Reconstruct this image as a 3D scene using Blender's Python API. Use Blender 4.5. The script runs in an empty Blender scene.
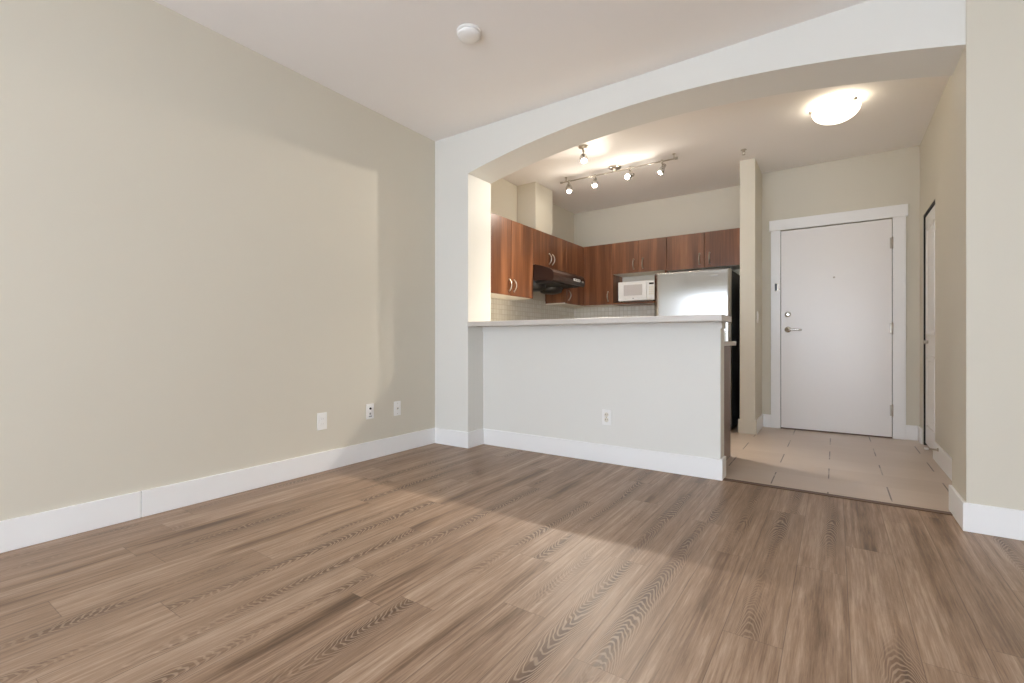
import bpy, bmesh, math, random
from mathutils import Vector, Matrix
S = bpy.context.scene
C = S.collection
R = math.radians
# ------------------------------------------------------------------ camera, world, exposure
cam = bpy.data.cameras.new('camera')
cam.sensor_width = 36.0
cam.lens = 473.0 / 1024.0 * 36.0
cam.clip_start = 0.02
camo = bpy.data.objects.new('camera', cam)
C.objects.link(camo)
camo.location = (0, 0, 0.90)
camo.rotation_euler = (R(90), 0, math.atan2(323, 473))
S.camera = camo
S.view_settings.view_transform = 'Standard'
S.view_settings.look = 'None'
S.view_settings.gamma = 1.0
S.view_settings.use_curve_mapping = False
S.view_settings.exposure = 0.0
S.cycles.max_bounces = 14
S.cycles.diffuse_bounces = 8
S.cycles.glossy_bounces = 5
S.cycles.sample_clamp_indirect = 6.0
S.cycles.use_denoising = True

DAY = 6.75                     # overcast sky through the window wall behind the camera
SPOT = 46.0                   # watts of one track lamp
DOME = 1.5
W = bpy.data.worlds.new('overcast_sky')
S.world = W
W.use_nodes = True
wn = W.node_tree
bg = wn.nodes['Background']
bg.inputs['Color'].default_value = (0.87, 0.97, 1.115, 1)
bg.inputs['Strength'].default_value = DAY

CEIL = 2.68
XL = -2.94                    # left living-room wall
YF = 3.09                     # living-room face of the arched wall
YB = 3.41                     # kitchen face of the arched wall
WH = 2.14                     # head of the window behind the camera
YR = -2.7                     # window wall behind the camera
XR = 2.4
KX = -3.0                     # left kitchen wall
KY = 5.93                     # back kitchen wall
HX = 0.635                    # right wall of the entry hall
DY = 5.63                     # entry door wall

# ------------------------------------------------------------------ mesh helpers
def new(): return bmesh.new()

def box(bm, lo, hi, bev=0.0, seg=2):
    b = bmesh.new()
    bmesh.ops.create_cube(b, size=1.0)
    for v in b.verts:
        v.co = Vector([(lo[i] + hi[i]) / 2 + v.co[i] * (hi[i] - lo[i]) for i in range(3)])
    if bev > 0:
        bmesh.ops.bevel(b, geom=list(b.edges), offset=bev, segments=seg, affect='EDGES', profile=0.5)
    merge(bm, b)

def merge(bm, b, mat=None):
    if mat is not None:
        bmesh.ops.transform(b, matrix=mat, verts=list(b.verts))
    vm = {}
    for v in b.verts: vm[v] = bm.verts.new(v.co)
    for f in b.faces:
        try:
            nf = bm.faces.new([vm[v] for v in f.verts]); nf.smooth = f.smooth
        except ValueError: pass
    b.free()

def aim(p, q):
    d = (Vector(q) - Vector(p)); 
    return Matrix.Translation(Vector(p)) @ d.to_track_quat('Z', 'Y').to_matrix().to_4x4()

def lathe(bm, prof, mat=None, n=32, smooth=True):
    """prof: list of (radius, z) revolved about local Z"""
    b = bmesh.new()
    rings = []
    for r, z in prof:
        if r < 1e-6: rings.append([b.verts.new((0, 0, z))])
        else: rings.append([b.verts.new((r * math.cos(2 * math.pi * i / n), r * math.sin(2 * math.pi * i / n), z)) for i in range(n)])
    for a, c in zip(rings, rings[1:]):
        for i in range(n):
            j = (i + 1) % n
            if len(a) == 1 and len(c) == 1: continue
            if len(a) == 1: f = b.faces.new((a[0], c[j], c[i]))
            elif len(c) == 1: f = b.faces.new((a[i], a[j], c[0]))
            else: f = b.faces.new((a[i], a[j], c[j], c[i]))
            f.smooth = smooth
    bmesh.ops.recalc_face_normals(b, faces=list(b.faces))
    merge(bm, b, mat)

def cyl(bm, p, q, r, n=20, r2=None):
    L = (Vector(q) - Vector(p)).length
    r2 = r if r2 is None else r2
    b = bmesh.new()
    bmesh.ops.create_cone(b, cap_ends=True, segments=n, radius1=r, radius2=r2, depth=L)
    bmesh.ops.translate(b, verts=list(b.verts), vec=(0, 0, L / 2))
    for f in b.faces: f.smooth = len(f.verts) == 4
    merge(bm, b, aim(p, q))

def tube(bm, pts, r, n=10):
    b = bmesh.new()
    P = [Vector(p) for p in pts]
    rings = []
    up = Vector((0.13, 0.29, 0.95))
    for i, p in enumerate(P):
        t = (P[min(i + 1, len(P) - 1)] - P[max(i - 1, 0)]).normalized()
        a = t.cross(up).normalized(); c = t.cross(a)
        rings.append([b.verts.new(p + (a * math.cos(2 * math.pi * k / n) + c * math.sin(2 * math.pi * k / n)) * r) for k in range(n)])
    for x, y in zip(rings, rings[1:]):
        for k in range(n):
            f = b.faces.new((x[k], x[(k + 1) % n], y[(k + 1) % n], y[k])); f.smooth = True
    b.faces.new(rings[0]); b.faces.new(rings[-1])
    bmesh.ops.recalc_face_normals(b, faces=list(b.faces))
    merge(bm, b)

def prism(bm, poly, axis, a0, a1, smooth=False):
    """extrude a 2-D polygon along axis 'x' or 'y' or 'z' from a0 to a1"""
    b = bmesh.new()
    def P(u, v, a):
        return {'x': (a, u, v), 'y': (u, a, v), 'z': (u, v, a)}[axis]
    A = [b.verts.new(P(u, v, a0)) for u, v in poly]
    B = [b.verts.new(P(u, v, a1)) for u, v in poly]
    b.faces.new(A); b.faces.new(B)
    n = len(poly)
    for i in range(n):
        f = b.faces.new((A[i], A[(i + 1) % n], B[(i + 1) % n], B[i])); f.smooth = smooth
    bmesh.ops.recalc_face_normals(b, faces=list(b.faces))
    merge(bm, b)

def obj(name, bm, mat, parent=None, kind=None, label=None):
    me = bpy.data.meshes.new(name)
    bm.normal_update()
    bm.to_mesh(me); bm.free()
    o = bpy.data.objects.new(name, me)
    me.materials.append(mat)
    C.objects.link(o)
    if parent is not None: o.parent = parent
    if kind: o['kind'] = kind
    if label: o['label'] = label
    return o

def tag(o, label, cat, group=None):
    o['label'] = label; o['category'] = cat
    if group: o['group'] = group
    return o

def thing(name, label, cat, loc=(0, 0, 0), rz=0.0, group=None):
    o = bpy.data.objects.new(name, None)
    o.empty_display_size = 0.05
    C.objects.link(o)
    o.location = loc; o.rotation_euler = (0, 0, rz)
    return tag(o, label, cat, group)

def struct(name, lo, hi, mat, bev=0.0):
    bm = new(); box(bm, lo, hi, bev)
    return obj(name, bm, mat, kind='structure')

# ------------------------------------------------------------------ materials
def lin(c):
    return tuple((x / 255 / 12.92) if x / 255 <= 0.04045 else ((x / 255 + 0.055) / 1.055) ** 2.4 for x in c) + (1,)

class N:
    """tiny node-building helper"""
    def __init__(s, name):
        s.m = bpy.data.materials.new(name); s.m.use_nodes = True
        s.t = s.m.node_tree; s.n = s.t.nodes; s.l = s.t.links
        s.b = s.n['Principled BSDF']
    def node(s, typ, **kw):
        d = s.n.new(typ)
        for k, v in kw.items(): setattr(d, k, v)
        return d
    def put(s, sock, v):
        if v is None: return
        if hasattr(v, 'is_linked') or isinstance(v, bpy.types.NodeSocket): s.l.new(v, sock)
        else: sock.default_value = v
    def math(s, op, a, b=None, c=None, clamp=False):
        d = s.node('ShaderNodeMath', operation=op); d.use_clamp = clamp
        for i, v in enumerate((a, b, c)): s.put(d.inputs[i], v)
        return d.outputs[0]
    def xyz(s, v):
        d = s.node('ShaderNodeSeparateXYZ'); s.l.new(v, d.inputs[0]); return d.outputs
    def comb(s, x, y, z):
        d = s.node('ShaderNodeCombineXYZ')
        for i, v in enumerate((x, y, z)): s.put(d.inputs[i], v)
        return d.outputs[0]
    def coord(s): return s.node('ShaderNodeTexCoord').outputs['Object']
    def noise(s, vec, scale=1.0, detail=3.0, rough=0.5, dist=0.0):
        d = s.node('ShaderNodeTexNoise')
        s.put(d.inputs['Vector'], vec); d.inputs['Scale'].default_value = scale
        d.inputs['Detail'].default_value = detail; d.inputs['Roughness'].default_value = rough
        d.inputs['Distortion'].default_value = dist
        return d.outputs[0]
    def white(s, vec):
        d = s.node('ShaderNodeTexWhiteNoise', noise_dimensions='3D'); s.put(d.inputs['Vector'], vec); return d.outputs
    def ramp(s, fac, stops, interp='LINEAR'):
        d = s.node('ShaderNodeValToRGB'); s.put(d.inputs[0], fac)
        e = d.color_ramp.elements; d.color_ramp.interpolation = interp
        while len(e) < len(stops): e.new(0.5)
        for i, (p, c) in enumerate(stops): e[i].position = p; e[i].color = c if len(c) == 4 else tuple(c) + (1,)
        return d.outputs[0]
    def mapr(s, v, a, b, c=0.0, d=1.0, smooth=True):
        m = s.node('ShaderNodeMapRange'); m.interpolation_type = 'SMOOTHSTEP' if smooth else 'LINEAR'
        for i, x in enumerate((v, a, b, c, d)): s.put(m.inputs[i], x)
        return m.outputs[0]
    def mix(s, f, a, b, mode='MIX'):
        d = s.node('ShaderNodeMix', data_type='RGBA', blend_type=mode)
        s.put(d.inputs[0], f); s.put(d.inputs[6], a); s.put(d.inputs[7], b)
        return d.outputs[2]
    def bump(s, h, strength=0.1, dist=0.002):
        d = s.node('ShaderNodeBump'); s.put(d.inputs['Height'], h)
        d.inputs['Strength'].default_value = strength; d.inputs['Distance'].default_value = dist
        s.l.new(d.outputs[0], s.b.inputs['Normal'])
    def set(s, **kw):
        names = dict(color='Base Color', rough='Roughness', metal='Metallic', spec='Specular IOR Level', coat='Coat Weight', coatr='Coat Roughness', em='Emission Color', es='Emission Strength')
        for k, v in kw.items(): s.put(s.b.inputs[names[k]], v)
        return s

def paint(name, rgb, rough=0.55, spec=0.3, var=0.015, bump=0.05):
    n = N(name)
    co = n.coord()
    c = lin(rgb)
    f = n.noise(co, 1.7, 3)
    col = n.mix(f, tuple(x * (1 - var) for x in c[:3]) + (1,), tuple(min(1, x * (1 + var)) for x in c[:3]) + (1,))
    n.set(color=col, rough=rough, spec=spec)
    if bump: n.bump(n.noise(co, 260, 2), bump, 0.001)
    return n.m

def plain(name, rgb, rough=0.4, metal=0.0, spec=0.5, var=0.04, scale=30):
    n = N(name)
    c = lin(rgb)
    f = n.noise(n.coord(), scale, 3)
    col = n.mix(f, tuple(x * (1 - var) for x in c[:3]) + (1,), tuple(min(1, x * (1 + var)) for x in c[:3]) + (1,))
    n.set(color=col, rough=rough, metal=metal, spec=spec)
    return n.m

def glow(name, rgb, strength):
    n = N(name)
    n.set(color=lin((240, 238, 232)), rough=0.3, em=lin(rgb), es=strength)
    return n.m

M = {}
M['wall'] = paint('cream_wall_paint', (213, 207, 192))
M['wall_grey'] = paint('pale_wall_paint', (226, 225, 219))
M['ceiling'] = paint('white_ceiling_paint', (240, 237, 234), rough=0.8, spec=0.1)
M['trim'] = paint('white_trim_paint', (240, 240, 239), rough=0.32, spec=0.5, bump=0)
M['door'] = paint('white_door_paint', (236, 233, 230), rough=0.28, spec=0.5, bump=0.03)
M['plastic'] = plain('white_plastic', (238, 237, 234), 0.35)
M['plastic_grey'] = plain('grey_plastic', (150, 150, 150), 0.4)
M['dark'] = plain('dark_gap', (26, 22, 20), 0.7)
M['black'] = plain('black_plastic', (22, 22, 24), 0.3)
M['chrome'] = plain('polished_chrome', (205, 203, 200), 0.12, 1.0)
M['nickel'] = plain('brushed_nickel', (190, 182, 170), 0.28, 1.0)
M['melamine'] = plain('white_melamine', (232, 226, 212), 0.45)
M['counter'] = plain('pale_grey_laminate', (204, 198, 190), 0.35, var=0.06, scale=120)
M['taupe'] = plain('taupe_panel', (112, 88, 76), 0.45)
M['fridge_side'] = plain('charcoal_enamel', (74, 82, 87), 0.45)
M['hood'] = plain('dark_bronze_enamel', (60, 44, 38), 0.22, 0.35)
M['hood_dark'] = plain('hood_underside', (58, 54, 50), 0.35, 0.4)
M['strip'] = plain('brown_transition', (98, 74, 58), 0.5)
M['bulb'] = glow('lamp_bulb', (255, 238, 205), 60.0)
M['dome'] = glow('frosted_glass_lit', (255, 243, 222), 3.4)

# stainless steel, finely brushed
n = N('stainless_steel')
x, y, z = n.xyz(n.coord())
br = n.noise(n.comb(n.math('MULTIPLY', x, 2.0), n.math('MULTIPLY', y, 2.0), n.math('MULTIPLY', z, 700)), 1.0, 2)
n.set(color=n.mix(br, lin((178, 176, 173)), lin((194, 193, 190))), metal=1.0, rough=0.15)
n.b.inputs['Anisotropic Rotation'].default_value = 0.0
n.b.inputs['Anisotropic'].default_value = 0.9
tg = n.node('ShaderNodeTangent', direction_type='RADIAL', axis='Z'); n.l.new(tg.outputs[0], n.b.inputs['Tangent'])
M['steel'] = n.m

# cherry wood, vertical grain
n = N('cherry_wood')
x, y, z = n.xyz(n.coord())
oi = n.node('ShaderNodeObjectInfo').outputs['Random']
hx = n.math('ADD', x, y)
big = n.noise(n.comb(n.math('MULTIPLY', hx, 7.0), n.math('MULTIPLY', z, 0.5), n.math('MULTIPLY', oi, 40.0)), 1.0, 2, 0.5, 0.4)
fine = n.noise(n.comb(n.math('MULTIPLY', hx, 70.0), n.math('MULTIPLY', z, 2.2), n.math('MULTIPLY', oi, 17.0)), 1.0, 4, 0.6, 0.3)
g = n.math('ADD', n.math('MULTIPLY', big, 0.65), n.math('MULTIPLY', fine, 0.35))
col = n.ramp(g, [(0.30, lin((78, 46, 29))), (0.48, lin((116, 73, 47))), (0.60, lin((144, 95, 64))), (0.72, lin((172, 122, 88)))])
n.set(color=col, rough=0.30, spec=0.5)
M['cherry'] = n.m

# oak laminate planks running along Y
n = N('oak_laminate')
x, y, z = n.xyz(n.coord())
PW, PL = 0.1635, 1.28
u = n.math('DIVIDE', n.math('ADD', x, 0.78), PW)
k = n.math('FLOOR', u)
v = n.math('SUBTRACT', n.math('FRACT', u), 0.5)
hk = n.white(n.comb(k, 3.7, 0.0))[0]
off = n.math('MULTIPLY', hk, PL)
for kk, yj in ((-1, 1.332), (-2, 1.678), (-5, 1.206), (3, 2.868), (4, 2.222), (1, 2.49), (-12, 0.952), (-10, 0.795), (-9, 0.447), (5, 2.55)):
    eq = n.math('COMPARE', k, float(kk), 0.1)
    want = (-yj) % PL
    off = n.math('ADD', off, n.math('MULTIPLY', eq, n.math('SUBTRACT', want, n.math('MULTIPLY', hk, PL))))
w = n.math('DIVIDE', n.math('ADD', y, off), PL)
j = n.math('FLOOR', w)
fw = n.math('FRACT', w)
ids = n.white(n.comb(k, j, 1.3))
idv, idc = ids[0], n.xyz(ids[1])
seed = n.math('MULTIPLY', idv, 60.0)
# centre of the cathedral figure wanders a little across the plank
cen = n.math('MULTIPLY', n.math('SUBTRACT', idc[0], 0.5), 0.5)
wob = n.math('MULTIPLY', n.math('SUBTRACT', n.noise(n.comb(n.math('MULTIPLY', x, 3.0), n.math('MULTIPLY', y, 1.6), seed), 1.0, 2), 0.5), 0.35)
vv = n.math('ADD', n.math('SUBTRACT', v, cen), wob)
sgn = n.math('SUBTRACT', n.math('MULTIPLY', n.math('GREATER_THAN', idc[1], 0.5), 2.0), 1.0)
dist = n.math('MULTIPLY', n.math('SUBTRACT', n.noise(n.comb(n.math('MULTIPLY', x, 9.0), n.math('MULTIPLY', y, 2.2), seed), 1.0, 3, 0.5), 0.5), 0.42)
par = n.math('MULTIPLY', n.math('MULTIPLY', vv, vv), 1.9)
ph = n.math('ADD', n.math('MULTIPLY', n.math('ADD', n.math('MULTIPLY', y, sgn), n.math('ADD', par, dist)), 33.0), seed)
tri = n.math('PINGPONG', ph, 0.5)                      # 0..0.5
ring = n.mapr(tri, 0.06, 0.44, 0.0, 1.0)
mask = n.mapr(n.math('ABSOLUTE', vv), 0.10, 0.40, 1.0, 0.25)
patch = n.mapr(n.noise(n.comb(n.math('MULTIPLY', x, 4.0), n.math('MULTIPLY', y, 1.3), n.math('ADD', seed, 9.0)), 1.0, 2), 0.38, 0.62, 0.08, 1.0)
figure = n.math('MULTIPLY', n.math('MULTIPLY', mask, patch), n.math('GREATER_THAN', idc[2], 0.35))
fine = n.noise(n.comb(n.math('MULTIPLY', x, 210.0), n.math('MULTIPLY', y, 7.0), seed), 1.0, 4, 0.65, 0.2)
mid = n.noise(n.comb(n.math('MULTIPLY', x, 38.0), n.math('MULTIPLY', y, 1.0), seed), 1.0, 4, 0.6, 0.5)
heart = n.math('MULTIPLY', n.mapr(n.math('ABSOLUTE', vv), 0.0, 0.32, 1.0, 0.0), patch)   # darker heartwood down the figure
fib = n.noise(n.comb(n.math('MULTIPLY', x, 75.0), n.math('MULTIPLY', y, 4.2), n.math('ADD', seed, 3.0)), 1.0, 5, 0.72, 0.15)
tone = n.math('ADD', n.math('MULTIPLY', mid, 0.62), n.math('MULTIPLY', idv, 0.15))
tone = n.math('SUBTRACT', n.math('ADD', tone, 0.17), n.math('MULTIPLY', heart, 0.36))
tone = n.math('ADD', tone, n.math('MULTIPLY', n.math('SUBTRACT', fine, 0.5), 0.65))
tone = n.math('ADD', tone, n.math('MULTIPLY', n.math('SUBTRACT', fib, 0.5), 0.85))
base = n.ramp(tone, [(0.08, lin((88, 67, 51))), (0.32, lin((126, 101, 80))), (0.54, lin((154, 127, 105))), (0.85, lin((188, 164, 142)))])
ring = n.mapr(n.math('ADD', tri, n.math('MULTIPLY', n.math('SUBTRACT', fib, 0.5), 0.35)), 0.08, 0.26, 1.0, 0.0)   # thin pale lines
figc = n.mix(ring, n.mix(0.6, base, lin((94, 70, 54))), lin((192, 169, 148)))
col = n.mix(n.math('MULTIPLY', figure, 0.5), base, figc)
streak = n.mapr(n.noise(n.comb(n.math('MULTIPLY', x, 48.0), n.math('MULTIPLY', y, 0.75), n.math('ADD', seed, 21.0)), 1.0, 3, 0.6, 0.6), 0.56, 0.70, 0.0, 0.30)
col = n.mix(streak, col, lin((92, 68, 52)))
# thin joints between the planks
ev = n.math('SUBTRACT', 0.5, n.math('ABSOLUTE', v))
ej = n.math('MINIMUM', fw, n.math('SUBTRACT', 1.0, fw))
gap = n.math('MAXIMUM', n.mapr(ev, 0.0, 0.014, 1.0, 0.0), n.mapr(ej, 0.0, 0.0014, 1.0, 0.0))
col = n.mix(n.math('MULTIPLY', gap, 0.55), col, lin((70, 50, 38)))
n.set(color=col, rough=n.mapr(fine, 0.3, 0.7, 0.36, 0.46), spec=0.4)
n.bump(n.math('SUBTRACT', n.math('ADD', fine, n.math('MULTIPLY', n.math('MULTIPLY', ring, figure), -0.5)), n.math('MULTIPLY', gap, 2.0)), 0.12, 0.002)
M['oak'] = n.m

# 600 x 316 mm floor tiles, half bond, dark butt joints
n = N('beige_floor_tile')
x, y, z = n.xyz(n.coord())
rr = n.math('DIVIDE', n.math('SUBTRACT', y, 3.402), 0.3165)
row = n.math('FLOOR', rr)
fr = n.math('FRACT', rr)
odd = n.math('MODULO', n.math('ADD', row, 10.0), 2.0)
uu = n.math('DIVIDE', n.math('ADD', n.math('ADD', x, 0.335), n.math('MULTIPLY', odd, 0.30)), 0.60)
fu = n.math('FRACT', uu)
eu = n.math('MINIMUM', fu, n.math('SUBTRACT', 1.0, fu))
er = n.math('MINIMUM', fr, n.math('SUBTRACT', 1.0, fr))
tid = n.white(n.comb(n.math('FLOOR', uu), row, 0.5))[0]
cl = n.noise(n.comb(n.math('MULTIPLY', x, 3.0), n.math('MULTIPLY', y, 9.0), n.math('MULTIPLY', tid, 20.0)), 1.0, 4, 0.55, 0.4)
col = n.mix(n.math('ADD', n.math('MULTIPLY', cl, 0.6), n.math('MULTIPLY', tid, 0.35)), lin((190, 171, 155)), lin((209, 193, 178)))
wear = n.noise(n.comb(x, y, 4.0), 5.0, 2)
col = n.mix(n.math('MULTIPLY', n.mapr(er, 0.0, 0.009, 1.0, 0.0), 0.35), col, lin((176, 152, 130)))
col = n.mix(n.math('MULTIPLY', n.mapr(eu, 0.0045, 0.008, 1.0, 0.0), n.mapr(wear, 0.38, 0.5, 0.35, 0.9)), col, lin((78, 60, 46)))
n.set(color=col, rough=0.30, spec=0.5)
M['tile'] = n.m

# small glazed backsplash tiles
n = N('glazed_backsplash_tile')
x, y, z = n.xyz(n.coord())
a = n.math('FRACT', n.math('DIVIDE', n.math('ADD', x, y), 0.052))
c = n.math('FRACT', n.math('DIVIDE', z, 0.052))
e = n.math('MINIMUM', n.math('MINIMUM', a, n.math('SUBTRACT', 1.0, a)), n.math('MINIMUM', c, n.math('SUBTRACT', 1.0, c)))
f = n.mapr(e, 0.02, 0.07, 1.0, 0.0)
tid = n.white(n.comb(n.math('FLOOR', n.math('DIVIDE', n.math('ADD', x, y), 0.052)), n.math('FLOOR', n.math('DIVIDE', z, 0.052)), 0.0))[0]
col = n.mix(f, n.mix(tid, lin((232, 228, 216)), lin((242, 239, 230))), lin((206, 198, 182)))
n.set(color=col, rough=n.mapr(f, 0, 1, 0.16, 0.7))
n.bump(n.math('SUBTRACT', 1.0, f), 0.3, 0.003)
M['splash'] = n.m

# ------------------------------------------------------------------ the room
struct('floor', (XL, YR, -0.12), (XR, 3.335, 0.0), M['oak'])
struct('floor_entry', (-3.2, 3.335, -0.12), (0.9, 6.1, 0.0), M['tile'])
struct('ceiling', (-3.2, YR - 0.1, CEIL), (XR + 0.1, 6.1, CEIL + 0.12), M['ceiling'])
struct('wall_left', (XL - 0.1, YR, 0), (XL, YF + 0.05, CEIL), M['wall'])
struct('wall_right', (XR, YR, 0), (XR + 0.1, YF, CEIL), M['wall'])

# arched wall: one concave outline pushed back through its thickness
JL, JR, SPR, TOP = -2.56, 0.516, 2.320, 2.496
cx = (JL + JR) / 2; half = (JR - JL) / 2; sag = TOP - SPR
rad = (half * half + sag * sag) / (2 * sag)
a0 = math.asin(half / rad)
poly = [(XL - 0.08, 0), (JL, 0)]
for i in range(49):
    a = -a0 + 2 * a0 * i / 48
    poly.append((cx + rad * math.sin(a), TOP - rad + rad * math.cos(a)))
poly += [(JR, CEIL), (XL - 0.08, CEIL)]
bm = new(); prism(bm, poly, 'y', YF, YB)
obj('wall_front', bm, M['wall_grey'], kind='structure')
struct('wall_pier', (JR, YF - 0.012, 0), (XR, YB, CEIL), M['wall'])
struct('wall_counter', (JL, 3.30, 0), (-0.614, 3.42, 1.026), M['wall_grey'])
bm = new()
box(bm, (JL, 3.288, 0.985), (-0.602, 3.30, 1.026)); box(bm, (-0.614, 3.30, 0.985), (-0.602, 3.42, 1.026))
obj('trim_1', bm, M['wall_grey'], kind='structure')
# kitchen and entry walls
struct('wall_kitchen', (KX - 0.1, YB, 0), (KX, KY + 0.1, CEIL), M['wall'])
struct('wall_kitchen_back', (KX, KY, 0), (-0.640, KY + 0.1, CEIL), M['wall'])
struct('wall_chase', (KX, 4.50, 2.13), (-2.755, 4.885, CEIL), M['wall'])
struct('wall_column', (-0.775, 5.12, 0), (-0.640, KY, CEIL), M['wall'])
DL, DR, DT = -0.462, 0.437, 2.04      # entry door slab
bm = new()
prism(bm, [(-0.641, 0), (DL - 0.01, 0), (DL - 0.01, DT + 0.01), (DR + 0.01, DT + 0.01), (DR + 0.01, 0), (HX + 0.1, 0), (HX + 0.1, CEIL), (-0.641, CEIL)], 'y', DY, DY + 0.12)
obj('wall_entry', bm, M['wall'], kind='structure')
CY0, CY1, CT = 4.83, 5.44, 2.0         # closet door opening in the right hall wall
bm = new()
prism(bm, [(YB - 0.02, 0), (CY0, 0), (CY0, CT), (CY1, CT), (CY1, 0), (DY + 0.02, 0), (DY + 0.02, CEIL), (YB - 0.02, CEIL)], 'x', HX, HX + 0.1)
obj('wall_hall', bm, M['wall'], kind='structure')
# window wall behind the camera: sill, head, two side piers
bm = new()
prism(bm, [(XL, 0), (XR, 0), (XR, CEIL), (XL, CEIL)], 'y', YR - 0.1, YR)
bm.free(); bm = new()
box(bm, (XL, YR - 0.1, 0), (XR, YR, 0.08)); box(bm, (XL, YR - 0.1, WH), (XR, YR, CEIL))
box(bm, (XL, YR - 0.1, 0.08), (-2.6, YR, WH)); box(bm, (2.1, YR - 0.1, 0.08), (XR, YR, WH))
obj('wall_back', bm, M['wall'], kind='structure')
bm = new()
for xx in (-2.6, -1.03, 0.54, 2.05): box(bm, (xx, YR - 0.08, 0.08), (xx + 0.05, YR - 0.02, WH))
for zz in (0.08, WH - 0.05): box(bm, (-2.6, YR - 0.08, zz), (2.1, YR - 0.02, zz + 0.05))
obj('window_1', bm, M['trim'], kind='structure')

# backsplash
struct('wall_backsplash', (KX, YB, 0.9), (KX + 0.008, KY, 1.40), M['splash'])
struct('wall_backsplash_rear', (KX + 0.008, KY - 0.008, 0.9), (-1.6, KY, 1.40), M['splash'])

# baseboards
BH, BT = 0.135, 0.014
def board(name, lo, hi): return struct(name, (lo[0], lo[1], 0), (hi[0], hi[1], BH), M['trim'], 0.0025)
board('baseboard_left', (XL, YR), (XL + BT, 0.926))
board('baseboard_left_far', (XL, 0.928), (XL + BT, YF))
board('baseboard_front', (XL + BT, YF - BT), (JL + BT, YF))
board('baseboard_jamb', (JL, YF), (JL + BT, 3.30))
board('baseboard_counter', (JL + BT, 3.30 - BT), (-0.614 + BT, 3.30))
board('baseboard_counter_end', (-0.614, 3.30), (-0.614 + BT, 3.42))
board('baseboard_pier', (JR - BT, YF - 0.012 - BT), (XR, YF - 0.012))
board('baseboard_pier_side', (JR - BT, YF - 0.012), (JR, YB))
board('baseboard_hall', (HX - BT, YB), (HX, CY0))
board('baseboard_hall_far', (HX - BT, CY1 + 0.02), (HX, DY))
board('baseboard_entry', (-0.640 + BT, DY - BT), (-0.555, DY))
board('baseboard_entry_right', (0.537, DY - BT), (HX - BT, DY))
struct('baseboard_column', (-0.775 - BT, 5.12 - BT, 0), (-0.640 + BT, 5.12, BH), M['wall'], 0.0025)
board('baseboard_column_side', (-0.640, 5.12), (-0.640 + BT, DY))
struct('trim_2', (-0.60, 3.30, 0.0), (JR - BT, 3.345, 0.006), M['strip'], 0.002)

# ------------------------------------------------------------------ entry door
bm = new(); box(bm, (DL, 5.618, 0.012), (DR, 5.66, DT), 0.002)
d1 = obj('door_1', bm, M['door'], kind='structure')
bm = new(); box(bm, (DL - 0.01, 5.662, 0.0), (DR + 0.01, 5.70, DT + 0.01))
obj('door_gap_shade', bm, M['dark'], kind='structure')  # dark sheet behind the slab, painted shade for the gaps around it
bm = new()
box(bm, (DL - 0.092, 5.604, 0), (DL - 0.004, DY, DT + 0.008), 0.003)
box(bm, (DR + 0.004, 5.604, 0), (DR + 0.100, DY, DT + 0.008), 0.003)
box(bm, (DL - 0.107, 5.598, DT + 0.008), (DR + 0.115, DY, DT + 0.118), 0.003)
obj('trim_4', bm, M['trim'], kind='structure')
# lever handle
hz, hx0 = 1.022, DL + 0.062
bm = new()
lathe(bm, [(0, 0), (0.031, 0), (0.031, 0.008), (0.022, 0.013), (0.011, 0.015), (0.011, 0.05), (0, 0.05)], aim((hx0, 5.618, hz), (hx0, 5.5, hz)), 28)
tube(bm, [(hx0 - 0.004, 5.572, hz), (hx0 + 0.02, 5.570, hz + 0.002), (hx0 + 0.06, 5.571, hz), (hx0 + 0.10, 5.574, hz - 0.003), (hx0 + 0.122, 5.580, hz - 0.004)], 0.0095, 12)
obj('lever_handle', bm, M['chrome'], d1, label='polished chrome lever handle')
bm = new()
lathe(bm, [(0, 0), (0.029, 0), (0.029, 0.006), (0.024, 0.012), (0.010, 0.014), (0, 0.014)], aim((hx0, 5.618, 1.178), (hx0, 5.5, 1.178)), 28)
db = obj('deadbolt', bm, M['chrome'], d1, label='round chrome deadbolt plate')
bm = new(); box(bm, (hx0 - 0.004, 5.592, 1.162), (hx0 + 0.004, 5.604, 1.194), 0.002)
obj('thumb_turn', bm, M['chrome'], db)
bm = new()
lathe(bm, [(0, 0), (0.009, 0), (0.009, 0.003), (0.005, 0.004), (0.004, 0.002), (0, 0.002)], aim((-0.008, 5.618, 1.53), (-0.008, 5.5, 1.53)), 20)
obj('peephole', bm, M['nickel'], d1)
for zc in (1.815, 1.02, 0.26):
    bm = new()
    cyl(bm, (DR + 0.002, 5.606, zc - 0.052), (DR + 0.002, 5.606, zc + 0.052), 0.0075, 14)
    cyl(bm, (DR + 0.002, 5.606, zc - 0.060), (DR + 0.002, 5.606, zc + 0.060), 0.0045, 10)
    box(bm, (DR - 0.016, 5.612, zc - 0.05), (DR + 0.001, 5.6195, zc + 0.05))
    obj('hinge', bm, M['nickel'], d1)
bm = new(); box(bm, (DL + 0.001, 5.613, 0.001), (DR - 0.001, 5.662, 0.012))
obj('door_sweep', bm, M['strip'], d1)
# latch edge plate and swing guard on the casing
gd = thing('door_guard', 'small grey door guard on the white casing above the lever handle', 'door latch', (DL - 0.035, 5.604, 1.462))
bm = new(); box(bm, (-0.020, -0.010, -0.042), (0.012, 0, 0.042), 0.002); obj('guard_plate', bm, M['nickel'], gd)
bm = new(); box(bm, (-0.018, -0.020, -0.036), (0.002, -0.010, 0.036), 0.002); obj('guard_bar', bm, M['black'], gd)
bm = new(); box(bm, (0.012, -0.008, -0.030), (0.028, 0, -0.018), 0.001); obj('guard_catch', bm, M['nickel'], gd)

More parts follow.
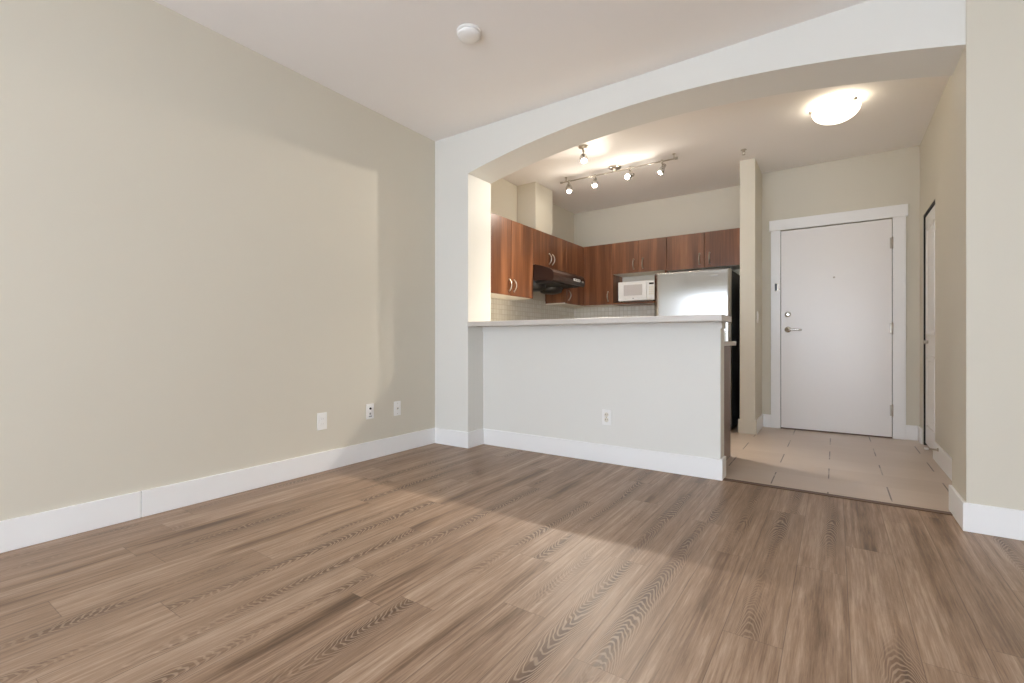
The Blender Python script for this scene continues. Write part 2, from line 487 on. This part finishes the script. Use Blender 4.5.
# ------------------------------------------------------------------ closet door in the hall wall
bm = new()
box(bm, (HX + 0.014, CY0 + 0.004, 0.018), (HX + 0.047, CY1 - 0.024, CT - 0.022), 0.002)
d2 = obj('door_2', bm, M['door'], kind='structure')
for z0, z1 in ((0.17, 0.78), (0.95, CT - 0.14)):
    bm = new()
    y0, y1 = CY0 + 0.10, CY1 - 0.11
    box(bm, (HX + 0.006, y0, z0), (HX + 0.016, y0 + 0.018, z1), 0.003); box(bm, (HX + 0.006, y1 - 0.018, z0), (HX + 0.016, y1, z1), 0.003)
    box(bm, (HX + 0.006, y0, z0), (HX + 0.016, y1, z0 + 0.018), 0.003); box(bm, (HX + 0.006, y0, z1 - 0.018), (HX + 0.016, y1, z1), 0.003)
    box(bm, (HX + 0.009, y0 + 0.045, z0 + 0.045), (HX + 0.016, y1 - 0.045, z1 - 0.045), 0.003)
    obj('door_panel', bm, M['door'], d2)
bm = new()
lathe(bm, [(0, 0), (0.014, 0), (0.010, 0.012), (0.016, 0.022), (0.013, 0.032), (0, 0.035)], aim((HX + 0.014, CY1 - 0.16, 0.895), (HX - 0.3, CY1 - 0.16, 0.895)), 20)
obj('door_knob', bm, M['nickel'], d2, label='small nickel door knob')
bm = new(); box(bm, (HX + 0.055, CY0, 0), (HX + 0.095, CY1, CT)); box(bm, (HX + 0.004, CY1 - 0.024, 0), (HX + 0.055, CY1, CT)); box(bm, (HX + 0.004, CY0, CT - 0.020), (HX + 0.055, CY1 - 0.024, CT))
obj('closet_gap_shade', bm, M['dark'], kind='structure')  # near-black lining stands in for the shade in the closet door gap
ds = thing('door_stop', 'white tipped spring door stop on the hall baseboard beside the closet door', 'door stop', (HX - BT, 4.59, 0.112))
bm = new(); lathe(bm, [(0, 0), (0.013, 0), (0.012, 0.006), (0.007, 0.010), (0, 0.010)], aim((0, 0, 0), (-1, 0, 0)), 20); obj('base', bm, M['nickel'], ds)
bm = new(); tube(bm, [(-0.008 - 0.05 * i / 120, 0.006 * math.cos(i * 0.63), 0.006 * math.sin(i * 0.63)) for i in range(121)], 0.0016, 6); obj('spring', bm, M['nickel'], ds)
bm = new(); lathe(bm, [(0, 0.054), (0.008, 0.054), (0.0095, 0.060), (0.0095, 0.074), (0.007, 0.079), (0, 0.080)], aim((0, 0, 0), (-1, 0, 0)), 20); obj('tip', bm, M['plastic'], ds, label='white rubber tip')

# ------------------------------------------------------------------ bar counter
bm = new()
box(bm, (JL + 0.001, 3.078, 1.026), (-0.564, 3.40, 1.066), 0.004)
tag(obj('bar_countertop', bm, M['counter']), 'pale grey laminate bar top on the low white wall', 'countertop')

# ------------------------------------------------------------------ kitchen cabinets
def handle_bm(x, y, z, L=0.115):
    b = new()
    pts = []
    for i in range(13):
        t = i / 12
        pts.append((x, y - 0.004 - 0.028 * math.sin(math.pi * t) ** 0.8, z + (t - 0.5) * L))
    tube(b, pts, 0.0068, 10)
    for s in (-1, 1):
        cyl(b, (x, y, z + s * L / 2), (x, y - 0.008, z + s * L / 2), 0.009, 14)
    return b

def cabinet(label, loc, rz, w, z0, z1, depth, doors, niche=None, name='wall_cabinet'):
    """doors: list of (x0, x1, handle x or None); local x along the wall, -y outwards"""
    t = thing(name, label, 'cabinet', (loc[0], loc[1], z0), rz, 'cherry cabinets above the kitchen counter')
    h = z1 - z0
    bot = 0.0 if niche is None else niche
    bm = new()
    box(bm, (0.001, -depth, bot + 0.012), (w - 0.001, -0.001, h))
    obj('carcass', bm, M['cherry'], t)
    bm = new()
    box(bm, (0.001, -depth - 0.002, bot), (w - 0.001, -0.001, bot + 0.012))
    obj('underside_panel', bm, M['melamine'], t, label='cream underside panel')
    if niche is not None:
        for x0 in (0.001, w - 0.019):
            bm = new(); box(bm, (x0, -depth - 0.02, 0.02), (x0 + 0.018, -0.001, bot)); obj('side_panel', bm, M['cherry'], t)
        bm = new(); box(bm, (0.001, -depth - 0.02, 0.0), (w - 0.001, -0.001, 0.02)); obj('shelf', bm, M['cherry'], t)
        bm = new(); box(bm, (0.019, -0.012, 0.02), (w - 0.019, -0.001, bot)); obj('back_panel', bm, M['melamine'], t, label='white back panel')
    for x0, x1, hx in doors:
        bm = new(); box(bm, (x0 + 0.002, -depth - 0.021, bot + 0.002), (x1 - 0.002, -depth - 0.002, h - 0.001), 0.002)
        dr = obj('cabinet_door', bm, M['cherry'], t)
        if hx is not None:
            obj('handle', handle_bm(hx, -depth - 0.021, bot + 0.105), M['nickel'], dr, label='curved nickel handle')
    return t
TOPZ, LOWZ, MIDZ = 2.128, 1.362, 1.738
R90 = R(90)
cabinet('cherry double-door wall cabinet nearest the arch, left of the range hood', (KX, 3.53), R90, 0.83, LOWZ, TOPZ, 0.28, [(0, 0.415, 0.372), (0.415, 0.83, 0.458)])
cabinet('short cherry double-door wall cabinet directly above the range hood', (KX, 4.36), R90, 0.765, MIDZ, TOPZ, 0.28, [(0, 0.382, 0.345), (0.382, 0.765, 0.42)])
cabinet('tall cherry corner wall cabinet right of the range hood', (KX, 5.125), R90, 0.80, LOWZ, TOPZ, 0.28, [(0, 0.482, 0.06)])
cabinet('tall cherry single-door wall cabinet left of the microwave', (-2.698, KY), 0, 0.386, LOWZ, TOPZ, 0.31, [(0.0, 0.386, 0.34)])
cabinet('cherry wall cabinet with an open shelf holding the microwave', (-2.312, KY), 0, 0.682, LOWZ, TOPZ, 0.31, [(0, 0.341, 0.285), (0.341, 0.682, 0.40)], niche=MIDZ - LOWZ)
cabinet('short cherry double-door wall cabinet above the fridge', (-1.630, KY), 0, 0.842, MIDZ - 0.012, TOPZ, 0.31, [(0, 0.420, 0.368), (0.420, 0.842, 0.475)])

# ------------------------------------------------------------------ range hood
hd = thing('range_hood', 'dark bronze range hood under the short cherry cabinet on the left kitchen wall', 'range hood', (KX, 4.365, 1.53), R90)
Lh = 0.755
prof = [(0.0, 0.06), (0.0, 0.206), (-0.28, 0.206), (-0.33, 0.203), (-0.42, 0.178), (-0.50, 0.148), (-0.53, 0.130), (-0.547, 0.105), (-0.552, 0.075), (-0.550, 0.040), (-0.543, 0.020), (-0.53, 0.012), (-0.50, 0.02), (-0.30, 0.035)]
bm = new(); prism(bm, prof, 'x', 0.0, Lh); obj('hood_body', bm, M['hood'], hd)
bm = new()
for i in (0.06, 0.40):
    box(bm, (i, -0.50, 0.006), (i + 0.29, -0.20, 0.024), 0.004)
    for q in range(9): box(bm, (i + 0.02 + q * 0.03, -0.49, 0.002), (i + 0.03 + q * 0.03, -0.21, 0.008))
obj('grease_filter', bm, M['hood_dark'], hd)
for i in (0.17, 0.56):
    bm = new()
    lathe(bm, [(0.14, 0.04), (0.14, -0.01), (0.125, -0.045), (0.08, -0.062), (0, -0.066)], Matrix.Translation((i, -0.20, 0.0)), 28)
    obj('fan_housing', bm, M['hood_dark'], hd)
bm = new(); box(bm, (0.46, -0.557, 0.060), (0.62, -0.545, 0.086), 0.002)
cp = obj('control_plate', bm, M['plastic'], hd, label='pale control plate with switches')
for q in range(3):
    bm = new(); box(bm, (0.475 + q * 0.048, -0.561, 0.065), (0.505 + q * 0.048, -0.556, 0.081), 0.001)
    obj('switch_button', bm, M['plastic_grey'], cp)
bm = new(); box(bm, (0.665, -0.556, 0.055), (0.71, -0.545, 0.078), 0.002)
obj('hood_badge', bm, M['chrome'], hd)

# ------------------------------------------------------------------ microwave
mw = thing('microwave', 'white countertop microwave on the open shelf between the cherry cabinets', 'microwave', (-2.205, 5.555, LOWZ + 0.02))
MWw, MWh, MWd = 0.46, 0.245, 0.33
bm = new(); box(bm, (0, 0.015, 0.012), (MWw, MWd, MWh), 0.006); obj('microwave_body', bm, M['plastic'], mw)
bm = new(); box(bm, (0.0, -0.008, 0.012), (0.355, 0.015, MWh), 0.005); md = obj('microwave_door', bm, M['plastic'], mw)
n = N('microwave_screen'); n.set(color=n.mix(n.noise(n.coord(), 400, 1), lin((196, 190, 186)), lin((214, 208, 204))), rough=0.2)
bm = new(); box(bm, (0.072, -0.0095, 0.075), (0.300, -0.006, 0.205), 0.001); obj('door_window', bm, n.m, md, label='pale grey meshed door window')
bm = new(); box(bm, (0.182, -0.0092, 0.035), (0.198, -0.006, 0.044)); obj('door_emblem', bm, M['plastic_grey'], md)
bm = new(); box(bm, (0.357, -0.006, 0.012), (MWw, 0.015, MWh), 0.004); mp = obj('control_panel', bm, M['plastic'], mw)
bm = new(); box(bm, (0.385, -0.0085, 0.196), (0.440, -0.005, 0.216)); obj('display', bm, M['black'], mp, label='small dark display')
for r_ in range(4):
    for c_ in range(3):
        bm = new(); box(bm, (0.381 + c_ * 0.022, -0.0075, 0.075 + r_ * 0.026), (0.398 + c_ * 0.022, -0.005, 0.093 + r_ * 0.026), 0.001); obj('keypad_button', bm, M['melamine'], mp)
bm = new(); box(bm, (0.379, -0.009, 0.026), (0.442, -0.005, 0.056), 0.002); obj('door_release_button', bm, M['plastic'], mp)
for fx in (0.03, MWw - 0.03):
    for fy in (0.03, MWd - 0.03):
        bm = new(); cyl(bm, (fx, fy, 0), (fx, fy, 0.013), 0.012, 14); obj('foot', bm, M['black'], mw)

# ------------------------------------------------------------------ fridge
fx0, fx1, fyf = -1.608, -0.853, 5.085
fr_ = thing('refrigerator', 'stainless steel top-freezer fridge with charcoal sides beside the wall column', 'refrigerator', ((fx0 + fx1) / 2, fyf, 0))
hw = (fx1 - fx0) / 2
bm = new(); box(bm, (-hw + 0.004, 0.075, 0.03), (hw - 0.004, 0.76, 1.622), 0.006); obj('fridge_body', bm, M['fridge_side'], fr_, label='charcoal cabinet')
bm = new(); box(bm, (-hw + 0.02, 0.085, 0.0), (hw - 0.02, 0.70, 0.03)); obj('kick_grille', bm, M['black'], fr_)
def door_poly():
    pts = []
    for i in range(25):
        t = -1 + 2 * i / 24
        e = 0.0
        if abs(t) > 0.94: e = 0.012 * ((abs(t) - 0.94) / 0.06) ** 2
        pts.append((t * hw, 0.005 - 0.008 * (1 - t * t) + e))
    pts += [(hw, 0.068), (-hw, 0.068)]
    return pts
def fdoor(name, z0, z1):
    b = bmesh.new()
    pts = door_poly(); nn = len(pts); cxy = Vector((0, 0.03))
    levels = [(z0, 0.985), (z0 + 0.006, 1.0), (z0 + 0.009, 1.0), (z0 + 0.014, 1.0), (z1 - 0.020, 1.0), (z1 - 0.014, 1.0), (z1 - 0.010, 1.0), (z1 - 0.003, 0.996), (z1, 0.985)]
    rows = []
    for zz, s in levels:
        rows.append([b.verts.new((px * (1 if s == 1 else (1 - (1 - s) * 0.3)), 0.035 + (py - 0.035) * (1 - (1 - s) * 8 if s < 1 else 1), zz)) for px, py in pts])
    for A_, B_ in zip(rows, rows[1:]):
        for i in range(nn):
            f = b.faces.new((A_[i], A_[(i + 1) % nn], B_[(i + 1) % nn], B_[i])); f.smooth = i < 24
    b.faces.new(rows[0]); b.faces.new(rows[-1])
    bmesh.ops.recalc_face_normals(b, faces=list(b.faces))
    return obj(name, b, M['steel'], fr_, label='stainless steel ' + name.replace('_', ' '))
fz = fdoor('freezer_door', 1.135, 1.628)
hp = Vector((hw, 0.05, 0)); a2 = R(2.0)       # freezer door turned about its right edge to widen the window reflection
fz.matrix_local = Matrix.Translation(hp) @ Matrix.Rotation(a2, 4, 'Z') @ Matrix.Translation(-hp)
fd = fdoor('fridge_door', 0.075, 1.125)
bm = new(); tube(bm, [(hw * -0.86, 0.005, 0.62), (hw * -0.86, -0.045, 0.64), (hw * -0.86, -0.052, 0.82), (hw * -0.86, -0.045, 1.06), (hw * -0.86, 0.005, 1.08)], 0.011, 12); obj('door_handle', bm, M['nickel'], fd)
bm = new(); box(bm, (0.185, -0.018, 1.560), (0.262, -0.008, 1.574), 0.002); obj('door_emblem', bm, M['chrome'], fz, label='small pale metal emblem')
bm = new(); box(bm, (hw - 0.07, 0.02, 1.622), (hw - 0.01, 0.11, 1.640), 0.004); obj('hinge_cover', bm, M['black'], fr_)

# ------------------------------------------------------------------ lower counter behind the bar wall
bc = thing('base_cabinet', 'taupe base cabinet end behind the low white wall', 'cabinet', (-0.677, 3.42, 0))
bm = new(); box(bm, (-1.5, 0.002, 0.09), (-0.018, 0.59, 0.868)); obj('carcass', bm, M['cherry'], bc)
bm = new(); box(bm, (-0.018, 0.002, 0.0), (0.0, 0.612, 0.868), 0.001); obj('end_panel', bm, M['taupe'], bc, label='taupe end panel')
bm = new(); box(bm, (-1.5, 0.02, 0.0), (-0.018, 0.53, 0.09)); obj('toe_kick', bm, M['black'], bc)
for i in range(3):
    bm = new(); box(bm, (-1.498 + i * 0.494, 0.592, 0.10), (-1.498 + (i + 1) * 0.494 - 0.004, 0.611, 0.864), 0.002)
    dr = obj('cabinet_door', bm, M['cherry'], bc)
    b = handle_bm(0, 0, 0); bmesh.ops.rotate(b, cent=(0, 0, 0), matrix=Matrix.Rotation(math.pi, 3, 'Z'), verts=list(b.verts)); bmesh.ops.translate(b, vec=(-1.45 + i * 0.494, 0.611, 0.74), verts=list(b.verts))
    obj('handle', b, M['nickel'], dr)
bm = new(); box(bm, (-2.2, 3.421, 0.868), (-0.640, 4.055, 0.902), 0.004)
tag(obj('kitchen_countertop', bm, M['counter']), 'lower pale kitchen worktop jutting out past the bar wall end', 'countertop')
can = thing('canister', 'small white canister on the lower worktop end beneath the bar top', 'canister', (-0.735, 3.60, 0.902))
bm = new(); lathe(bm, [(0, 0), (0.046, 0), (0.048, 0.004), (0.048, 0.082), (0.045, 0.086), (0, 0.086)], None, 32); obj('canister_body', bm, M['plastic'], can)
bm = new(); lathe(bm, [(0, 0.086), (0.049, 0.086), (0.049, 0.098), (0.042, 0.105), (0, 0.106)], None, 32); obj('lid', bm, M['plastic'], can)

# hidden lower run and stove on left and rear walls, added to bounce light
def base_unit(label, loc, rz, w, nd):
    t = thing('base_cabinet', label, 'cabinet', loc, rz)
    bm = new(); box(bm, (0, -0.58, 0.09), (w, -0.012, 0.868)); obj('carcass', bm, M['cherry'], t)
    bm = new(); box(bm, (0, -0.52, 0.0), (w, -0.012, 0.09)); obj('toe_kick', bm, M['black'], t)
    for i in range(nd):
        q = w / nd
        bm = new(); box(bm, (i * q + 0.002, -0.60, 0.10), ((i + 1) * q - 0.002, -0.581, 0.862), 0.002); dr = obj('cabinet_door', bm, M['cherry'], t)
        obj('handle', handle_bm((i + 0.85) * q, -0.60, 0.74), M['nickel'], dr)
base_unit('cherry base cabinet under the rear worktop left of the fridge', (-2.37, KY, 0), 0, 0.745, 2)
bm = new()
prism(bm, [(KX + 0.009, 5.128), (-2.372, 5.128), (-2.372, 5.305), (-1.622, 5.305), (-1.622, KY - 0.009), (KX + 0.009, KY - 0.009)], 'z', 0.868, 0.902)
tag(obj('kitchen_countertop', bm, M['counter']), 'pale corner worktop below the tiled backsplash left of the fridge', 'countertop')
bm = new(); box(bm, (KX + 0.009, 3.421, 0.868), (-2.201, 4.055, 0.902)); box(bm, (KX + 0.009, 4.055, 0.868), (-2.372, 4.362, 0.902))
tag(obj('kitchen_countertop', bm, M['counter']), 'pale worktop below the cabinets nearest the arch', 'countertop')
st = thing('kitchen_stove', 'dark electric stove below the range hood', 'stove', (KX, 4.366, 0), R90)
bm = new(); box(bm, (0, -0.62, 0.02), (0.758, -0.012, 0.895), 0.004); obj('stove_body', bm, M['black'], st)
bm = new(); box(bm, (0, -0.63, 0.895), (0.758, -0.012, 0.906), 0.003); ct_ = obj('cooktop', bm, M['black'], st)
for ex, ey in ((0.2, -0.45), (0.56, -0.45), (0.2, -0.2), (0.56, -0.2)):
    bm = new(); lathe(bm, [(0.0, 0.906), (0.09, 0.906), (0.09, 0.911), (0.075, 0.912), (0, 0.909)], Matrix.Translation((ex, ey, 0)), 28); obj('burner', bm, M['hood_dark'], ct_)
bm = new(); box(bm, (0.01, -0.645, 0.2), (0.748, -0.62, 0.76), 0.004); od = obj('oven_door', bm, M['black'], st)
bm = new(); tube(bm, [(0.06, -0.645, 0.71), (0.08, -0.68, 0.71), (0.68, -0.68, 0.71), (0.70, -0.645, 0.71)], 0.010); obj('handle', bm, M['nickel'], od)

# ------------------------------------------------------------------ outlets and switches
def plate(bm, w=0.072, h=0.116, t=0.006): box(bm, (-w / 2, -t, -h / 2), (w / 2, 0, h / 2), 0.0025)
def socket_duplex(label, loc, rz, group=None):
    t = thing('wall_outlet', label, 'outlet', loc, rz, group)
    bm = new(); plate(bm); obj('cover_plate', bm, M['plastic'], t)
    for s in (-1, 1):
        bm = new(); lathe(bm, [(0.0, 0), (0.0165, 0), (0.0165, 0.003), (0, 0.003)], Matrix.Translation((0, -0.006, s * 0.0195)) @ Matrix.Rotation(R(90), 4, 'X'), 24)
        f = obj('receptacle', bm, M['melamine'], t)
        for dx, hh in ((-0.0065, 0.009), (0.0065, 0.007)):
            bm = new(); box(bm, (dx - 0.0012, -0.0095, s * 0.0195 + 0.001 - hh / 2), (dx + 0.0012, -0.0085, s * 0.0195 + 0.003 + hh / 2)); obj('slot', bm, M['black'], f)
    bm = new(); cyl(bm, (0, -0.006, 0), (0, -0.0075, 0), 0.003, 12); obj('screw', bm, M['nickel'], t)
    return t
socket_duplex('white duplex outlet low on the bar wall', (-1.40, 3.30, 0.338), 0)
t = thing('wall_outlet', 'white rocker-style outlet on the cream left wall, nearest the camera', 'outlet', (XL, 1.966, 0.347), R90)
bm = new(); plate(bm, 0.074, 0.118); obj('cover_plate', bm, M['plastic'], t)
bm = new(); box(bm, (-0.0165, -0.009, -0.0335), (0.0165, -0.006, 0.0335), 0.001); f = obj('receptacle', bm, M['plastic'], t)
for s in (-1, 1):
    for dx in (-0.0065, 0.0065):
        bm = new(); box(bm, (dx - 0.0007, -0.0094, s * 0.017 - 0.003), (dx + 0.0007, -0.0088, s * 0.017 + 0.003)); obj('slot', bm, M['plastic_grey'], f)
t = thing('cable_jack', 'white media jack plate with dark sockets, middle of three on the left wall', 'wall jack', (XL, 2.375, 0.366), R90)
bm = new(); plate(bm, 0.072, 0.116); obj('cover_plate', bm, M['plastic'], t)
bm = new(); lathe(bm, [(0, 0), (0.0085, 0), (0.0085, 0.004), (0.005, 0.012), (0, 0.012)], aim((0, -0.006, 0.022), (0, -0.1, 0.022)), 18); obj('coax_socket', bm, M['dark'], t, label='dark round coax socket')
bm = new(); box(bm, (-0.008, -0.0075, -0.026), (0.008, -0.006, -0.010), 0.001); obj('phone_socket', bm, M['plastic_grey'], t, label='grey square socket')
bm = new(); box(bm, (-0.014, -0.008, -0.043), (0.014, -0.006, -0.033), 0.001); obj('port_cover', bm, M['plastic_grey'], t)
t = thing('phone_jack', 'white phone jack plate nearest the room corner on the left wall', 'wall jack', (XL, 2.648, 0.357), R90)
bm = new(); plate(bm, 0.072, 0.116); obj('cover_plate', bm, M['plastic'], t)
bm = new(); box(bm, (-0.010, -0.009, -0.010), (0.010, -0.006, 0.010), 0.001); f = obj('phone_socket', bm, M['melamine'], t)
bm = new(); box(bm, (-0.006, -0.0098, -0.006), (0.006, -0.0088, 0.005)); obj('opening', bm, M['plastic_grey'], f)
for s in (-1, 1):
    bm = new(); cyl(bm, (0, -0.006, s * 0.042), (0, -0.0075, s * 0.042), 0.003, 12); obj('screw', bm, M['nickel'], t)
t = thing('light_switch', 'white light switch on the column side facing the entry', 'light switch', (-0.640, 5.27, 1.143), R90)
bm = new(); plate(bm); obj('cover_plate', bm, M['plastic'], t)
bm = new(); box(bm, (-0.0165, -0.011, -0.0335), (0.0165, -0.006, 0.0335), 0.002); obj('rocker', bm, M['plastic'], t)

# ------------------------------------------------------------------ ceiling fittings
t = thing('smoke_detector', 'round white smoke detector on the living room ceiling', 'smoke detector', (-1.735, 2.105, CEIL))
bm = new(); lathe(bm, [(0, 0), (0.072, 0), (0.072, -0.010), (0.068, -0.013), (0, -0.013)], None, 40); obj('mounting_plate', bm, M['plastic'], t)
bm = new(); lathe(bm, [(0.060, -0.013), (0.066, -0.018), (0.064, -0.030), (0.050, -0.037), (0.018, -0.039), (0, -0.038)], None, 40); obj('detector_cap', bm, M['plastic'], t)
t = thing('fire_sprinkler', 'small metal fire sprinkler on the ceiling above the column', 'sprinkler', (-0.70, 4.84, CEIL))
bm = new(); lathe(bm, [(0, 0), (0.026, 0), (0.025, -0.004), (0.012, -0.006), (0.012, -0.02), (0, -0.02)], None, 28); obj('escutcheon', bm, M['nickel'], t)
bm = new()
for s in (-1, 1): tube(bm, [(s * 0.006, 0, -0.016), (s * 0.013, 0, -0.024), (s * 0.011, 0, -0.036), (0, 0, -0.045)], 0.0022, 8)
obj('sprinkler_arm', bm, M['nickel'], t)
bm = new(); cyl(bm, (0, 0, -0.045), (0, 0, -0.047), 0.014, 18); obj('deflector', bm, M['nickel'], t)

def lamp_light(name, loc, watts, rad, parent, rgb=(1.0, 0.92, 0.80), d=None, cone=108):
    l = bpy.data.lights.new(name, 'POINT' if d is None else 'SPOT'); l.energy = watts; l.shadow_soft_size = rad; l.color = rgb
    o = bpy.data.objects.new(name, l); C.objects.link(o); o.location = loc
    if d is not None:
        l.spot_size = R(cone); l.spot_blend = 0.7
        o.rotation_euler = Vector(d).to_track_quat('-Z', 'Y').to_euler()
    if parent is not None: o.parent = parent
    return o

# flush-mount glass bowl in the entry
DP = Vector((0.005, 4.27, CEIL))
t = thing('ceiling_light', 'lit frosted glass bowl ceiling light above the entry', 'ceiling light', DP)
bm = new(); lathe(bm, [(0, 0), (0.11, 0), (0.11, -0.022), (0.10, -0.028), (0, -0.028)], None, 36); obj('ceiling_pan', bm, M['plastic'], t)
bm = new()
outer = [(0.152 * math.sin(a_) , -0.052 - 0.092 * math.cos(a_)) for a_ in [R(90) * i / 14 for i in range(15)]]
inner = [(r_ * 0.97, z_ + 0.004) for r_, z_ in reversed(outer)]
lathe(bm, outer + inner, None, 48); obj('glass_bowl', bm, M['dome'], t, label='glowing frosted glass bowl')
for i in range(3):
    a_ = R(75 + 120 * i)
    bm = new()
    ca, sa = math.cos(a_), math.sin(a_)
    tube(bm, [(0.10 * ca, 0.10 * sa, -0.012), (0.14 * ca, 0.14 * sa, -0.016), (0.160 * ca, 0.160 * sa, -0.030), (0.161 * ca, 0.161 * sa, -0.054)], 0.004, 8)
    cl_ = obj('retaining_clip', bm, M['nickel'], t)
    bm = new(); cyl(bm, (0.153 * ca, 0.153 * sa, -0.052), (0.172 * ca, 0.172 * sa, -0.052), 0.010, 14); obj('clip_knob', bm, M['nickel'], cl_)
lamp_light('bowl_bulb', (0, 0, -0.036), DOME, 0.012, t)

# track light: thin chrome rail, canopy, stand-offs, four swivel heads
RZ, RY = 2.632, 4.57
tr = thing('track_light', 'chrome rail ceiling track light with four lit spot heads above the kitchen', 'track light', (-1.85, RY, CEIL))
bm = new(); cyl(bm, (-0.615, 0, RZ - CEIL), (0.612, 0, RZ - CEIL), 0.0065, 12)
for xx in (-0.615, 0.612): cyl(bm, (xx - 0.012, 0, RZ - CEIL), (xx + 0.012, 0, RZ - CEIL), 0.012, 14)
obj('rail', bm, M['nickel'], tr)
bm = new(); lathe(bm, [(0, 0), (0.062, 0), (0.062, -0.012), (0.050, -0.022), (0.014, -0.026), (0.014, -0.05), (0, -0.05)], Matrix.Translation((0.0, 0.0, 0)), 32); obj('canopy', bm, M['nickel'], tr)
for xx in (-0.56, 0.59):
    bm = new(); cyl(bm, (xx, 0, 0), (xx, 0, RZ - CEIL), 0.005, 10); lathe(bm, [(0, 0), (0.016, 0), (0.014, -0.006), (0, -0.007)], Matrix.Translation((xx, 0, 0)), 18); obj('standoff', bm, M['nickel'], tr)

def spot_head(parent, base, stem, direction, watts, cone=112, spill=2.4):
    """base: point on the rail (local), direction: unit aim of the lamp"""
    d = Vector(direction).normalized()
    b0 = Vector(base); piv = b0 + Vector((0, 0, -stem))
    side = d.cross(Vector((0, 0, 1))).normalized()
    bm = new()
    cyl(bm, b0 + Vector((0, 0, 0.012)), b0 + Vector((0, 0, -0.022)), 0.011, 14)
    cyl(bm, b0 + Vector((0, 0, -0.022)), piv + Vector((0, 0, 0.034)), 0.005, 10)
    for s in (-1, 1):
        tube(bm, [piv + Vector((0, 0, 0.036)), piv + side * (s * 0.022) + Vector((0, 0, 0.030)), piv + side * (s * 0.030) + Vector((0, 0, 0.010)), piv + side * (s * 0.030)], 0.004, 8)
    y = obj('yoke', bm, M['nickel'], parent)
    bm = new()
    lathe(bm, [(0, -0.052), (0.016, -0.052), (0.019, -0.048), (0.019, -0.016), (0.024, -0.010), (0.0285, 0.018), (0.0285, 0.044), (0.026, 0.044), (0.026, 0.020), (0.016, 0.002), (0, 0.0)], aim(piv, piv + d), 28)
    for s in (-1, 1): cyl(bm, piv + side * (s * 0.026), piv + side * (s * 0.036), 0.007, 12)
    h = obj('spot_housing', bm, M['chrome'], parent, label='chrome spot head')
    bm = new()
    lathe(bm, [(0, 0.006), (0.012, 0.008), (0.0255, 0.028), (0.0255, 0.034), (0.016, 0.041), (0, 0.043)], aim(piv, piv + d), 24)
    obj('bulb', bm, M['bulb'], h, label='glowing bulb')
    lamp_light('bulb_spill_light', piv + d * 0.060, spill, 0.02, parent)
    lamp_light('spot_bulb_light', piv + d * 0.055, watts, 0.02, parent, d=d, cone=cone)
hz_ = RZ - CEIL
spot_head(tr, (-0.525, 0, hz_), 0.075, (0.25, -0.35, -1.0), SPOT * 2.2, 76)
spot_head(tr, (-0.222, 0, hz_), 0.070, (0.15, -0.4, -1.0), SPOT * 2.2, 76)
spot_head(tr, (0.158, 0, hz_), 0.075, (-0.36, -1, -0.50), SPOT * 1.75, 102)
spot_head(tr, (0.477, 0, hz_), 0.075, (-0.45, -0.30, -0.95), SPOT * 2.2, 84)
mono = thing('ceiling_spot', 'single lit chrome ceiling spot close behind the arch', 'ceiling spot', (-1.895, 3.93, CEIL))
bm = new(); lathe(bm, [(0, 0), (0.045, 0), (0.045, -0.010), (0.036, -0.018), (0.012, -0.021), (0.012, -0.03), (0, -0.03)], None, 28); obj('canopy', bm, M['nickel'], mono)
spot_head(mono, (0, 0, -0.028), 0.080, (0.45, -0.6, -1.0), SPOT * 0.5, 84, 1.8)
